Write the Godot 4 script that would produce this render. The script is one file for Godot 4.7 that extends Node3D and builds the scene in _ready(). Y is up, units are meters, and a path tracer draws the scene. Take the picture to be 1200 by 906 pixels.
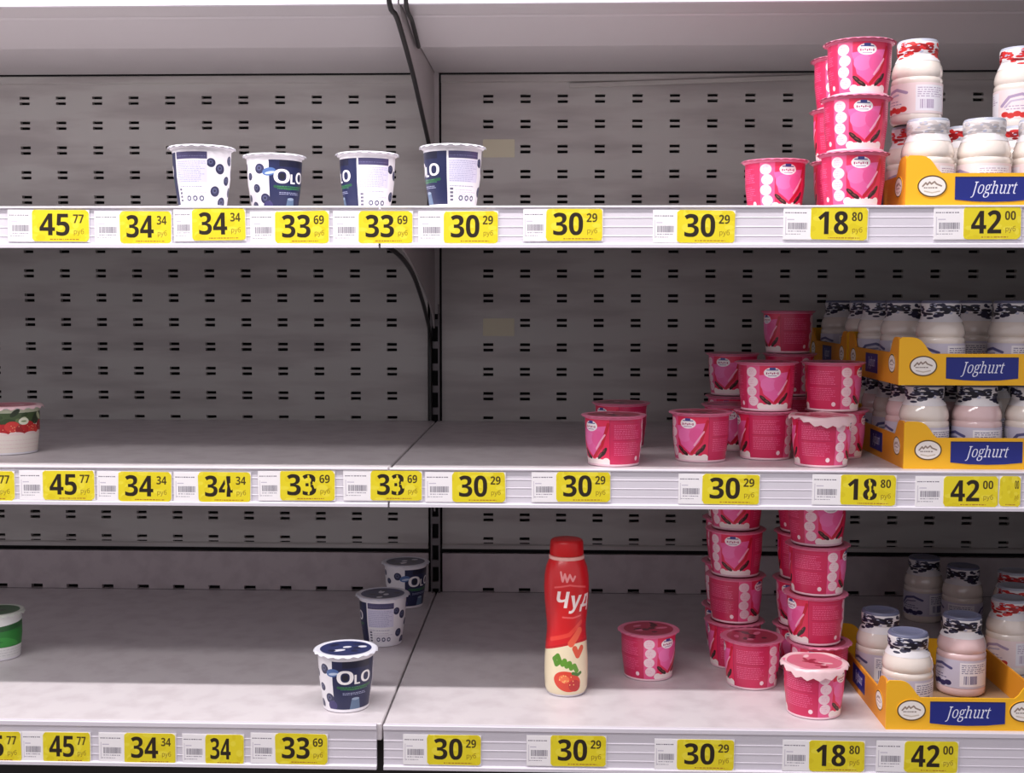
extends Node3D

# ------------------------------------------------------------------ settings
const H1 := 1.124          # top of the upper shelf
const H2 := 0.749          # top of the middle shelf
const H3 := 0.394          # top of the bottom deck
const EYE := Vector2(0.242, 2.507)
var used := {}
var M := {}
var texts := {}
var rng := RandomNumberGenerator.new()

# ------------------------------------------------------------------ naming
func numbered(n: String) -> String:
	if not used.has(n):
		used[n] = 0
		return n
	used[n] += 1
	return "%s_%03d" % [n, used[n]]

func tag(o: Node, label: String, category: String, group := "", kind := "") -> void:
	if label: o.set_meta("label", label)
	if category: o.set_meta("category", category)
	if group: o.set_meta("group", group)
	if kind: o.set_meta("kind", kind)

func thing(called: String, label: String, category: String, at := Vector3.ZERO, turn := 0.0, group := "", kind := "") -> Node3D:
	var o := Node3D.new()
	o.name = numbered(called)
	add_child(o)
	o.position = at
	o.rotation.y = turn
	tag(o, label, category, group, kind)
	return o

func part(called: String, m: Mesh, parent: Node, at := Vector3.ZERO, label := "") -> MeshInstance3D:
	var o := MeshInstance3D.new()
	o.mesh = m
	o.name = called
	o.position = at
	if label: o.set_meta("label", label)
	parent.add_child(o, true)
	return o

func copy_of(o: Node3D, label: String, at: Vector3, turn: float, group: String) -> Node3D:
	var c: Node3D = o.duplicate()
	c.name = numbered(str(o.get_meta("base")))
	add_child(c)
	c.position = at
	c.rotation.y = turn
	c.set_meta("label", label)
	if group: c.set_meta("group", group)
	return c

# ------------------------------------------------------------------ meshes
func finish(st: SurfaceTool, m: Material) -> ArrayMesh:
	var a := st.commit()
	a.surface_set_material(0, m)
	return a

func begin() -> SurfaceTool:
	var st := SurfaceTool.new()
	st.begin(Mesh.PRIMITIVE_TRIANGLES)
	return st

func vert(st: SurfaceTool, p: Vector3, n: Vector3, uv := Vector2.ZERO) -> void:
	st.set_normal(n)
	st.set_uv(uv)
	st.add_vertex(p)

# a flat convex quad whose front looks along n
func quad(st: SurfaceTool, a: Vector3, b: Vector3, c: Vector3, d: Vector3, n: Vector3) -> void:
	var cc := (b - a).cross(c - a).dot(n) > 0.0
	for p in ([a, c, b, a, d, c] if cc else [a, b, c, a, c, d]):
		vert(st, p, n)

func tri_out(st: SurfaceTool, a: Vector3, b: Vector3, c: Vector3, mid: Vector3) -> void:
	var n := (b - a).cross(c - a).normalized()
	if n.dot((a + b + c) / 3.0 - mid) > 0.0:
		vert(st, a, n); vert(st, c, n); vert(st, b, n)
	else:
		vert(st, a, -n); vert(st, b, -n); vert(st, c, -n)

# a box with chamfered edges
func cbox(st: SurfaceTool, lo: Vector3, hi: Vector3, bev := 0.001) -> void:
	var c := (lo + hi) / 2.0
	var h := (hi - lo) / 2.0
	var b := minf(bev, minf(h.x, minf(h.y, h.z)) * 0.45)
	var pt := func(s: Vector3, axis: int) -> Vector3:
		var v := Vector3(s.x * (h.x - b), s.y * (h.y - b), s.z * (h.z - b))
		v[axis] = s[axis] * h[axis]
		return c + v
	for ax in 3:
		var u := (ax + 1) % 3
		var w := (ax + 2) % 3
		for s in [-1.0, 1.0]:
			var q := []
			for k in [[-1, -1], [1, -1], [1, 1], [-1, 1]]:
				var v := Vector3.ZERO
				v[ax] = s; v[u] = k[0]; v[w] = k[1]
				q.append(pt.call(v, ax))
			tri_out(st, q[0], q[1], q[2], c)
			tri_out(st, q[0], q[2], q[3], c)
		for su in [-1.0, 1.0]:
			for sw in [-1.0, 1.0]:
				var v1 := Vector3.ZERO
				v1[u] = su; v1[w] = sw; v1[ax] = -1
				var v2 := v1
				v2[ax] = 1
				var e := [pt.call(v1, u), pt.call(v2, u), pt.call(v2, w), pt.call(v1, w)]
				tri_out(st, e[0], e[1], e[2], c)
				tri_out(st, e[0], e[2], e[3], c)
	for sx in [-1.0, 1.0]:
		for sy in [-1.0, 1.0]:
			for sz in [-1.0, 1.0]:
				var v := Vector3(sx, sy, sz)
				tri_out(st, pt.call(v, 0), pt.call(v, 1), pt.call(v, 2), c)

func box_mesh(lo: Vector3, hi: Vector3, m: Material, bev := 0.001) -> ArrayMesh:
	var st := begin()
	cbox(st, lo, hi, bev)
	return finish(st, m)

# a lathed surface; profile of (radius, height) from the bottom up on the outside; u runs to the right, its middle faces +z
func lathe(st: SurfaceTool, prof: Array, segs := 48, v_top := 0.0, v_bot := 1.0, wave := 0.0, waves := 0) -> void:
	var y0: float = prof[0].y
	var y1: float = prof[0].y
	for p in prof:
		y0 = minf(y0, p.y)
		y1 = maxf(y1, p.y)
	var n := prof.size()
	var dirs := []
	for i in n - 1:
		var t: Vector2 = (prof[i + 1] - prof[i]).normalized()
		dirs.append(Vector2(t.y, -t.x))
	for i in n - 1:
		var na: Vector2 = dirs[i]
		var nb: Vector2 = dirs[i]
		if i > 0 and dirs[i].dot(dirs[i - 1]) > 0.75:
			na = (dirs[i] + dirs[i - 1]).normalized()
		if i < n - 2 and dirs[i].dot(dirs[i + 1]) > 0.75:
			nb = (dirs[i] + dirs[i + 1]).normalized()
		for j in segs:
			var c := []
			for k in [[j, 0], [j + 1, 0], [j + 1, 1], [j, 1]]:
				var a: float = (float(k[0]) / segs - 0.5) * TAU
				var p: Vector2 = prof[i + k[1]]
				var nn: Vector2 = na if k[1] == 0 else nb
				var r: float = p.x * (1.0 + wave * cos(a * waves))
				var v := 0.0 if y1 == y0 else v_top + (v_bot - v_top) * (y1 - p.y) / (y1 - y0)
				c.append([Vector3(r * sin(a), p.y, r * cos(a)), Vector3(nn.x * sin(a), nn.y, nn.x * cos(a)), Vector2(float(k[0]) / segs, v)])
			for k in [0, 3, 2, 0, 2, 1]:
				vert(st, c[k][0], c[k][1], c[k][2])

func lathe_mesh(prof: Array, m: Material, segs := 48) -> ArrayMesh:
	var st := begin()
	lathe(st, prof, segs)
	return finish(st, m)

# polygon in x, y with thickness along z, uv over its bounds
func slab(st: SurfaceTool, poly: PackedVector2Array, z0: float, z1: float, bounds := Rect2()) -> void:
	var r := bounds
	if r.size == Vector2.ZERO:
		r = Rect2(poly[0], Vector2.ZERO)
		for p in poly: r = r.expand(p)
	var uv := func(p: Vector2) -> Vector2: return Vector2((p.x - r.position.x) / r.size.x, 1.0 - (p.y - r.position.y) / r.size.y)
	var idx := Geometry2D.triangulate_polygon(poly)
	for i in range(0, idx.size(), 3):
		var t := [poly[idx[i]], poly[idx[i + 1]], poly[idx[i + 2]]]
		if (t[1] - t[0]).cross(t[2] - t[0]) > 0.0:
			t = [t[0], t[2], t[1]]
		for p in t: vert(st, Vector3(p.x, p.y, z1), Vector3(0, 0, 1), uv.call(p))
		for k in [0, 2, 1]: vert(st, Vector3(t[k].x, t[k].y, z0), Vector3(0, 0, -1), uv.call(t[k]))
	var area := 0.0
	for i in poly.size():
		area += poly[i].cross(poly[(i + 1) % poly.size()])
	for i in poly.size():
		var a := poly[i]
		var b := poly[(i + 1) % poly.size()]
		var d := (b - a).normalized()
		var n := Vector3(d.y, -d.x, 0) * signf(area)
		var pts := [Vector3(a.x, a.y, z0), Vector3(b.x, b.y, z0), Vector3(b.x, b.y, z1), Vector3(a.x, a.y, z1)]
		var cc: bool = (pts[1] - pts[0]).cross(pts[2] - pts[0]).dot(n) > 0.0
		for k in ([0, 2, 1, 0, 3, 2] if cc else [0, 1, 2, 0, 2, 3]):
			vert(st, pts[k], n, uv.call(a if k == 0 or k == 3 else b))

func slab_mesh(poly: PackedVector2Array, z0: float, z1: float, m: Material) -> ArrayMesh:
	var st := begin()
	slab(st, poly, z0, z1)
	return finish(st, m)

func round_rect(x0: float, y0: float, x1: float, y1: float, r: float, rough := 0.0) -> PackedVector2Array:
	var o := PackedVector2Array()
	for c in [[x1 - r, y1 - r, 0.0], [x0 + r, y1 - r, PI / 2], [x0 + r, y0 + r, PI], [x1 - r, y0 + r, PI * 1.5]]:
		for k in 5:
			var a: float = c[2] + k * PI / 8.0
			o.append(Vector2(c[0] + cos(a) * r + rng.randf_range(-rough, rough), c[1] + sin(a) * r + rng.randf_range(-rough, rough)))
	return o

func oval(cx: float, cy: float, rx: float, ry: float, n := 32) -> PackedVector2Array:
	var o := PackedVector2Array()
	for k in n: o.append(Vector2(cx + cos(TAU * k / n) * rx, cy + sin(TAU * k / n) * ry))
	return o

# profile in (z, y) pushed along x
func push(prof: PackedVector2Array, x0: float, x1: float, m: Material) -> ArrayMesh:
	var st := begin()
	slab(st, prof, x0, x1)
	var a := st.commit_to_arrays()
	var v: PackedVector3Array = a[Mesh.ARRAY_VERTEX]
	var n: PackedVector3Array = a[Mesh.ARRAY_NORMAL]
	for i in v.size():
		v[i] = Vector3(v[i].z, v[i].y, v[i].x)
		n[i] = Vector3(n[i].z, n[i].y, n[i].x)
	for i in range(0, v.size(), 3):       # the swap of two axes turns the faces over
		var t := v[i + 1]
		v[i + 1] = v[i + 2]
		v[i + 2] = t
		t = n[i + 1]
		n[i + 1] = n[i + 2]
		n[i + 2] = t
	var arr := []
	arr.resize(Mesh.ARRAY_MAX)
	arr[Mesh.ARRAY_VERTEX] = v
	arr[Mesh.ARRAY_NORMAL] = n
	var am := ArrayMesh.new()
	am.add_surface_from_arrays(Mesh.PRIMITIVE_TRIANGLES, arr)
	am.surface_set_material(0, m)
	return am

func tube(pts: Array, r: float, m: Material, sides := 10) -> ArrayMesh:
	var c := Curve3D.new()
	for i in pts.size():
		var t: Vector3 = (pts[mini(i + 1, pts.size() - 1)] - pts[maxi(i - 1, 0)]) / 6.0
		c.add_point(pts[i], -t, t)
	var n := pts.size() * 8
	var len_ := c.get_baked_length()
	var st := begin()
	var rings := []
	for i in n + 1:
		var p := c.sample_baked(len_ * i / n, true)
		var q := c.sample_baked(minf(len_, len_ * i / n + 0.002), true)
		var q0 := c.sample_baked(maxf(0.0, len_ * i / n - 0.002), true)
		var d := (q - q0).normalized()
		var u := Vector3(1, 0, 0)
		u = (u - d * u.dot(d)).normalized()
		var w := d.cross(u)
		var ring := []
		for k in sides:
			var a := TAU * k / sides
			ring.append([p, u * cos(a) + w * sin(a)])
		rings.append(ring)
	for i in n:
		for k in sides:
			var l := (k + 1) % sides
			var f := [rings[i][k], rings[i + 1][k], rings[i + 1][l], rings[i][l]]
			var pp := []
			for e in f: pp.append(e[0] + e[1] * r)
			var cc: bool = (pp[1] - pp[0]).cross(pp[2] - pp[0]).dot(f[0][1]) > 0.0
			for j in ([0, 2, 1, 0, 3, 2] if cc else [0, 1, 2, 0, 2, 3]):
				vert(st, pp[j], f[j][1])
	for end in [0, n]:
		var mid: Vector3 = rings[end][0][0]
		var nn: Vector3 = rings[end][0][1].cross(rings[end][1][1]).normalized() * (-1.0 if end == 0 else 1.0)
		for k in sides:
			quad(st, mid, mid + rings[end][k][1] * r, mid + rings[end][(k + 1) % sides][1] * r, mid, nn)
	return finish(st, m)

# a steel sheet facing +z at z = 0, with real slots cut through it
func perforated(x0: float, x1: float, y0: float, y1: float, xs: Array, ys: Array, sw: float, sh: float, deep: float, m: Material) -> ArrayMesh:
	var st := begin()
	var f := Vector3(0, 0, 1)
	var flat_ := func(a: float, b: float, c: float, d: float) -> void:
		if b - a > 1e-6 and d - c > 1e-6:
			quad(st, Vector3(a, c, 0), Vector3(b, c, 0), Vector3(b, d, 0), Vector3(a, d, 0), f)
	ys.sort()
	var y := y0
	for yy in ys:
		var b: float = maxf(yy - sh / 2.0, y0)
		var t: float = yy + sh / 2.0
		flat_.call(x0, x1, y, b)
		var x := x0
		for xx in xs:
			var l: float = xx - sw / 2.0
			var r: float = xx + sw / 2.0
			flat_.call(x, l, b, t)
			var back := Vector3(0, 0, -deep)
			var c := [Vector3(l, b, 0), Vector3(r, b, 0), Vector3(r, t, 0), Vector3(l, t, 0)]
			var nn := [Vector3(0, 1, 0), Vector3(-1, 0, 0), Vector3(0, -1, 0), Vector3(1, 0, 0)]
			for k in 4:
				quad(st, c[k], c[(k + 1) % 4], c[(k + 1) % 4] + back, c[k] + back, nn[k])
			x = r
		flat_.call(x, x1, b, t)
		y = t
	flat_.call(x0, x1, y, y1)
	for e in [[Vector3(x0, y0, 0), Vector3(x1, y0, 0), Vector3(0, -1, 0)], [Vector3(x0, y1, 0), Vector3(x1, y1, 0), Vector3(0, 1, 0)], [Vector3(x0, y0, 0), Vector3(x0, y1, 0), Vector3(-1, 0, 0)], [Vector3(x1, y0, 0), Vector3(x1, y1, 0), Vector3(1, 0, 0)]]:
		quad(st, e[0], e[1], e[1] + Vector3(0, 0, -deep), e[0] + Vector3(0, 0, -deep), e[2])
	return finish(st, m)

# ------------------------------------------------------------------ painting of prints
func C(r: int, g: int, b: int) -> Color:
	return Color8(r, g, b)

func canvas(w: int, h: int, c: Color) -> Image:
	var im := Image.create(w, h, false, Image.FORMAT_RGB8)
	im.fill(c)
	return im

func dot(im: Image, cx: float, cy: float, rx: float, ry: float, c: Color, ang := 0.0, edge := 0.0) -> void:
	var R := maxf(rx, ry) + 2.0
	var ca := cos(ang)
	var sa := sin(ang)
	var w := im.get_width()
	var soft := maxf(edge, 1.0 / minf(rx, ry))
	for y in range(maxi(0, int(cy - R)), mini(im.get_height(), int(cy + R) + 1)):
		for x in range(int(cx - R), int(cx + R) + 1):
			var dx := x + 0.5 - cx
			var dy := y + 0.5 - cy
			var u := (dx * ca + dy * sa) / rx
			var v := (-dx * sa + dy * ca) / ry
			var a := clampf((1.0 - sqrt(u * u + v * v)) / soft + 0.5, 0.0, 1.0)
			if a > 0.0:
				var xx := posmod(x, w)
				im.set_pixel(xx, y, im.get_pixel(xx, y).lerp(c, a))

func stroke(im: Image, pts: Array, r: float, c: Color) -> void:
	for i in pts.size() - 1:
		var a: Vector2 = pts[i]
		var b: Vector2 = pts[i + 1]
		var n := maxi(1, int(a.distance_to(b) / maxf(0.7, r * 0.5)))
		for k in n + 1:
			var p := a.lerp(b, float(k) / n)
			dot(im, p.x, p.y, r, r, c)

func fill_poly(im: Image, poly: PackedVector2Array, c: Color) -> void:
	var b := Rect2(poly[0], Vector2.ZERO)
	for p in poly: b = b.expand(p)
	var w := im.get_width()
	for y in range(maxi(0, int(b.position.y)), mini(im.get_height(), int(b.end.y) + 1)):
		for x in range(int(b.position.x), int(b.end.x) + 1):
			if Geometry2D.is_point_in_polygon(Vector2(x + 0.5, y + 0.5), poly):
				im.set_pixel(posmod(x, w), y, c)

func rect(im: Image, x0: float, y0: float, x1: float, y1: float, c: Color) -> void:
	im.fill_rect(Rect2i(int(round(x0)), int(round(y0)), int(round(x1)) - int(round(x0)), int(round(y1)) - int(round(y0))), c)

# small print too fine to read: rows of short dashes
func fine_print(im: Image, x0: float, y0: float, x1: float, y1: float, rows: int, c: Color, thick := 2) -> void:
	for r in rows:
		var y := y0 + (y1 - y0) * (r + 0.5) / rows
		var x := x0
		var last := x1 - rng.randf() * (x1 - x0) * 0.25
		while x < last:
			var l := rng.randf_range(4.0, 16.0)
			rect(im, x, y, minf(x + l, last), y + thick, c)
			x += l + rng.randf_range(2.0, 5.0)

func bars(im: Image, x0: float, y0: float, x1: float, y1: float, c: Color) -> void:
	var x := x0
	while x < x1:
		var w := float(rng.randi_range(1, 3))
		rect(im, x, y0, minf(x + w, x1), y1, c)
		x += w + rng.randi_range(1, 3)

# lettering, fitted into a rectangle
func letter(im: Image, s: String, r: Rect2, c: Color, face := "Droid Sans", bold := true, shear := 0.0) -> void:
	var key := s + face + str(bold)
	if not texts.has(key):
		var f := SystemFont.new()
		f.font_names = PackedStringArray([face])
		f.font_weight = 700 if bold else 400
		var tm := TextMesh.new()
		tm.text = s
		tm.font = f
		tm.font_size = 64
		tm.pixel_size = 0.1
		tm.depth = 0.0
		tm.curve_step = 2.0
		var a := tm.get_mesh_arrays()
		texts[key] = [a[Mesh.ARRAY_VERTEX], a[Mesh.ARRAY_INDEX], a[Mesh.ARRAY_NORMAL]]
	var vs: PackedVector3Array = texts[key][0]
	if vs.is_empty():
		return
	var ix := PackedInt32Array()
	if texts[key][1] != null:
		ix = texts[key][1]
	if ix.is_empty():
		for i in vs.size(): ix.append(i)
	var pts := PackedVector2Array()
	for v in vs: pts.append(Vector2(v.x + v.y * shear, v.y))
	var b := Rect2(pts[0], Vector2.ZERO)
	for p in pts: b = b.expand(p)
	var ss := 3
	var W := int(ceil(r.size.x)) * ss
	var Hh := int(ceil(r.size.y)) * ss
	var mask := PackedByteArray()
	mask.resize(W * Hh)
	var sc := Vector2(W / b.size.x, Hh / b.size.y)
	for i in range(0, ix.size(), 3):
		var p0 := Vector2((pts[ix[i]].x - b.position.x) * sc.x, (b.end.y - pts[ix[i]].y) * sc.y)
		var p1 := Vector2((pts[ix[i + 1]].x - b.position.x) * sc.x, (b.end.y - pts[ix[i + 1]].y) * sc.y)
		var p2 := Vector2((pts[ix[i + 2]].x - b.position.x) * sc.x, (b.end.y - pts[ix[i + 2]].y) * sc.y)
		var ar := (p1 - p0).cross(p2 - p0)
		if absf(ar) < 1e-6: continue
		var sg := signf(ar)
		for y in range(maxi(0, int(minf(p0.y, minf(p1.y, p2.y)) - 0.5)), mini(Hh, int(maxf(p0.y, maxf(p1.y, p2.y)) + 1.0))):
			for x in range(maxi(0, int(minf(p0.x, minf(p1.x, p2.x)) - 0.5)), mini(W, int(maxf(p0.x, maxf(p1.x, p2.x)) + 1.0))):
				var q := Vector2(x + 0.5, y + 0.5)
				if (p1 - p0).cross(q - p0) * sg >= 0.0 and (p2 - p1).cross(q - p1) * sg >= 0.0 and (p0 - p2).cross(q - p2) * sg >= 0.0:
					mask[y * W + x] = 1
	for y in range(Hh / ss):
		for x in range(W / ss):
			var k := 0
			for j in ss:
				for i in ss:
					k += mask[(y * ss + j) * W + x * ss + i]
			if k:
				var xx := posmod(int(r.position.x) + x, im.get_width())
				var yy := int(r.position.y) + y
				if yy >= 0 and yy < im.get_height():
					im.set_pixel(xx, yy, im.get_pixel(xx, yy).lerp(c, k / float(ss * ss)))

func printed(im: Image, rough := 0.45, coat := 0.0) -> StandardMaterial3D:
	var m := StandardMaterial3D.new()
	m.albedo_texture = ImageTexture.create_from_image(im)
	m.roughness = rough
	if coat > 0.0:
		m.clearcoat_enabled = true
		m.clearcoat = coat
		m.clearcoat_roughness = 0.25
	return m

func plain(c: Color, rough := 0.5, metal := 0.0) -> StandardMaterial3D:
	var m := StandardMaterial3D.new()
	m.albedo_color = c
	m.roughness = rough
	m.metallic = metal
	return m

func grimy(a: Color, b: Color, rough: float, freq: float, scale_: Vector3, s := 1) -> StandardMaterial3D:
	var n := FastNoiseLite.new()
	n.seed = s
	n.frequency = freq
	n.fractal_octaves = 5
	var g := Gradient.new()
	g.set_color(0, b)
	g.set_color(1, a)
	g.set_offset(0, 0.2)
	g.set_offset(1, 0.62)
	var t := NoiseTexture2D.new()
	t.width = 512
	t.height = 512
	t.seamless = true
	t.noise = n
	t.color_ramp = g
	var m := StandardMaterial3D.new()
	m.albedo_texture = t
	m.uv1_triplanar = true
	m.uv1_world_triplanar = true
	m.uv1_scale = scale_
	m.roughness = rough
	return m

# ------------------------------------------------------------------ prints of the goods
func pink_print() -> Image:
	var W := 1024
	var im := canvas(W, 256, C(220, 50, 104))
	var d := W / 360.0
	for o in [-180.0, 0.0]:
		var x0: float = (o + 180.0) * d
		rect(im, x0, 0, x0 + 80 * d, 256, C(212, 40, 92))
		rect(im, x0, 0, x0 + 3, 256, C(176, 28, 78))
		rect(im, x0 + 79 * d, 0, x0 + 80 * d, 256, C(196, 36, 88))
		rect(im, x0 + 8 * d, 20, x0 + 72 * d, 22, C(206, 60, 112))
		fine_print(im, x0 + 9 * d, 30, x0 + 72 * d, 112, 8, C(240, 122, 168), 3)
		rect(im, x0 + 6 * d, 118, x0 + 74 * d, 121, C(190, 34, 86))
		fine_print(im, x0 + 9 * d, 128, x0 + 72 * d, 206, 7, C(238, 118, 164), 3)
		dot(im, x0 + 65 * d, 226, 13, 13, C(255, 226, 234))
		# column of pale spoonfuls
		rect(im, x0 + 80 * d, 0, x0 + 110 * d, 256, C(240, 92, 146))
		for k in 4:
			dot(im, x0 + (92 + (k % 2) * 3) * d, 42 + k * 56, 33, 29, C(250, 218, 226))
			fine_print(im, x0 + 86 * d, 24 + k * 56, x0 + 100 * d, 56 + k * 56, 3, C(240, 170, 196), 3)
		# the dessert and its badge
		rect(im, x0 + 110 * d, 0, x0 + 180 * d, 256, C(232, 40, 88))
		fill_poly(im, PackedVector2Array([Vector2(x0 + 108 * d, 60), Vector2(x0 + 174 * d, 40), Vector2(x0 + 166 * d, 150), Vector2(x0 + 142 * d, 218), Vector2(x0 + 118 * d, 168)]), C(246, 104, 172))
		dot(im, x0 + 128 * d, 112, 46, 40, C(248, 122, 186))
		dot(im, x0 + 154 * d, 112, 42, 44, C(244, 92, 160))
		stroke(im, [Vector2(x0 + 177 * d, 30), Vector2(x0 + 164 * d, 150), Vector2(x0 + 144 * d, 214)], 9, C(206, 20, 48))
		stroke(im, [Vector2(x0 + 170 * d, 90), Vector2(x0 + 150 * d, 170)], 5, C(255, 178, 204))
		for k in 7:
			dot(im, x0 + (112 + k * 10) * d, 240 + (k % 2) * 8, 24, 20, C(255, 240, 238))
		rect(im, x0 + 110 * d, 246, x0 + 180 * d, 256, C(255, 240, 238))
		for chip in [[118, 196, 0.7], [126, 214, 0.5], [168, 186, -1.0], [160, 206, -0.8]]:
			dot(im, x0 + chip[0] * d, chip[1], 29, 11, C(50, 22, 22), chip[2])
			dot(im, x0 + chip[0] * d - 3, chip[1] - 4, 15, 3, C(122, 70, 60), chip[2])
		dot(im, x0 + 136 * d, 44, 50, 30, C(255, 248, 250))
		rect(im, x0 + 130 * d, 14, x0 + 142 * d, 30, C(62, 72, 146))
		rect(im, x0 + 124 * d, 26, x0 + 148 * d, 31, C(62, 72, 146))
		for k in 7:
			rect(im, x0 + (123 + k * 3.9) * d, 42 + (k % 2) * 3, x0 + (125.4 + k * 3.9) * d, 54 - (k % 3) * 2, C(176, 60, 110))
		rect(im, x0 + 127 * d, 60, x0 + 145 * d, 63, C(150, 110, 160))
	rect(im, 0, 0, W, 5, C(246, 150, 188))
	return im

func navy_print() -> Image:
	var W := 1024
	var im := canvas(W, 320, C(242, 240, 244))
	var d := W / 360.0
	var mid := 512.0
	# dark berries on white
	for k in 17:
		var a := 134.0 + k * 10.2
		var y := 70 + ((k * 3) % 5) * 56 + rng.randf_range(-12, 12)
		var r := rng.randf_range(23.0, 34.0)
		var cx := mid + a * d
		dot(im, cx, y, r, r * 0.95, C(46, 48, 82))
		dot(im, cx - 3, y - 4, r * 0.55, r * 0.5, C(84, 88, 122))
		dot(im, cx - 2, y - 4, r * 0.22, r * 0.2, C(34, 34, 60))
	# the navy face
	rect(im, mid - 52 * d, 22, mid + 54 * d, 320, C(26, 34, 76))
	dot(im, mid - 52 * d, 92, 42, 24, C(80, 112, 168), -0.15)
	dot(im, mid - 50 * d, 98, 32, 8, C(190, 205, 228), -0.15)
	dot(im, mid - 56 * d, 292, 34, 30, C(62, 56, 110))
	rect(im, mid - 30 * d, 22, mid + 34 * d, 62, C(16, 20, 50))
	letter(im, "O", Rect2(mid - 42 * d, 76, 36 * d, 84), C(255, 252, 252))
	letter(im, "L", Rect2(mid - 4 * d, 104, 13 * d, 56), C(255, 252, 252))
	letter(im, "O", Rect2(mid + 11 * d, 88, 27 * d, 68), C(255, 252, 252))
	dot(im, mid - 24 * d, 118, 19, 19, C(20, 22, 40))
	stroke(im, [Vector2(mid - 40 * d, 178), Vector2(mid - 8 * d, 190), Vector2(mid + 38 * d, 176)], 8, C(34, 92, 60))
	fine_print(im, mid - 34 * d, 168, mid + 40 * d, 196, 2, C(64, 140, 88), 4)
	fine_print(im, mid - 30 * d, 206, mid + 34 * d, 224, 2, C(170, 176, 205), 4)
	fill_poly(im, PackedVector2Array([Vector2(mid - 14 * d, 320), Vector2(mid - 9 * d, 246), Vector2(mid + 9 * d, 246), Vector2(mid + 14 * d, 320)]), C(96, 120, 150))
	dot(im, mid, 250, 26, 8, C(150, 168, 190))
	# the table of small print
	var t0 := mid + 58 * d
	var t1 := mid + 126 * d
	rect(im, t0, 22, t1, 62, C(74, 70, 110))
	fine_print(im, t0 + 6, 34, t1 - 6, 54, 1, C(110, 108, 146), 4)
	rect(im, t0, 66, t1, 192, C(222, 220, 240))
	fine_print(im, t0 + 4, 70, t1 - 4, 190, 12, C(164, 160, 200), 3)
	fine_print(im, t0 + 4, 204, t1 - 4, 222, 1, C(120, 118, 160), 3)
	fine_print(im, t0 + 40, 228, t1 - 4, 300, 6, C(196, 186, 208), 3)
	for k in 4: rect(im, t0 + 6, 224 + k * 20, t0 + 26, 236 + k * 20, C(100, 98, 118))
	for k in 3: dot(im, t0 + 76 + k * 42, 280, 15, 15, C(70, 72, 104))
	for k in 3: dot(im, t0 + 76 + k * 42, 280, 8, 8, C(235, 235, 244))
	rect(im, 0, 314, W, 320, C(244, 242, 246))
	return im

func lid_print(base: Color, ring: Color, blot: Color, seed_: int) -> Image:
	var im := canvas(256, 256, ring)
	rng.seed = seed_
	dot(im, 128, 128, 98, 98, base)
	for k in 9:
		var a := rng.randf() * TAU
		var r := rng.randf_range(10, 80)
		dot(im, 128 + cos(a) * r, 128 + sin(a) * r, rng.randf_range(10, 30), rng.randf_range(6, 16), blot if k % 3 else ring, rng.randf() * PI)
	return im

func strawberry_print() -> Image:
	var W := 768
	var im := canvas(W, 256, C(246, 236, 226))
	rng.seed = 5
	rect(im, 0, 0, W, 24, C(206, 214, 184))
	rect(im, 0, 24, W, 92, C(70, 92, 52))
	for k in 46:
		dot(im, rng.randf() * W, rng.randf_range(20, 92), rng.randf_range(14, 30), rng.randf_range(8, 16), [C(52, 76, 36), C(108, 128, 76), C(196, 206, 160), C(40, 56, 30)][k % 4], rng.randf() * PI)
	for k in 22:
		var cx := (k + rng.randf() * 0.5) * W / 22.0
		dot(im, cx, 116 + rng.randf_range(-12, 12), 30, 32, [C(196, 28, 34), C(222, 58, 52), C(170, 18, 26)][k % 3])
		for j in 5: dot(im, cx + rng.randf_range(-20, 20), 112 + rng.randf_range(-16, 20), 2, 3, C(250, 190, 140))
	for k in 12:
		dot(im, (k + 0.5) * W / 12.0, 152, 34, 16, C(246, 226, 220))
	rect(im, 0, 154, W, 256, C(246, 236, 226))
	for k in 4: dot(im, (k + 0.5) * W / 4.0 + 30, 74, 22, 21, C(240, 244, 220))
	for k in 4: dot(im, (k + 0.5) * W / 4.0 + 30, 74, 12, 5, C(150, 170, 120))
	rng.seed = 9
	fine_print(im, 0, 170, W, 240, 3, C(238, 214, 210), 3)
	return im

func green_print() -> Image:
	var W := 512
	var im := canvas(W, 256, C(34, 122, 46))
	rng.seed = 7
	rect(im, 0, 0, W, 70, C(236, 238, 234))
	stroke(im, [Vector2(0, 74), Vector2(120, 58), Vector2(260, 82), Vector2(400, 60), Vector2(512, 74)], 16, C(28, 92, 40))
	rect(im, 0, 92, W, 188, C(38, 136, 48))
	for k in 10: dot(im, rng.randf() * W, rng.randf_range(104, 176), 30, 14, C(56, 160, 62), rng.randf())
	rect(im, 0, 188, W, 256, C(240, 240, 238))
	fine_print(im, 0, 196, W, 244, 3, C(206, 210, 208), 3)
	return im

func jar_label(tint: Color, ink: Color, fruit: Color) -> Image:
	var im := canvas(512, 128, tint)
	rng.seed = 21
	for k in 2:
		var x := 40 + k * 256
		rect(im, x, 10, x + 110, 118, C(240, 238, 244))
		fine_print(im, x + 6, 16, x + 104, 60, 5, ink, 3)
		bars(im, x + 14, 70, x + 60, 108, ink)
		stroke(im, [Vector2(x + 124, 70), Vector2(x + 150, 34), Vector2(x + 190, 24), Vector2(x + 226, 40)], 6, ink)
		stroke(im, [Vector2(x + 136, 76), Vector2(x + 156, 52), Vector2(x + 196, 46)], 4, ink.lightened(0.3))
		fine_print(im, x + 140, 66, x + 210, 90, 2, ink, 4)
		for j in 5: dot(im, x + 136 + j * 20, 108 + (j % 2) * 6, 13, 12, fruit)
	return im

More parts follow.
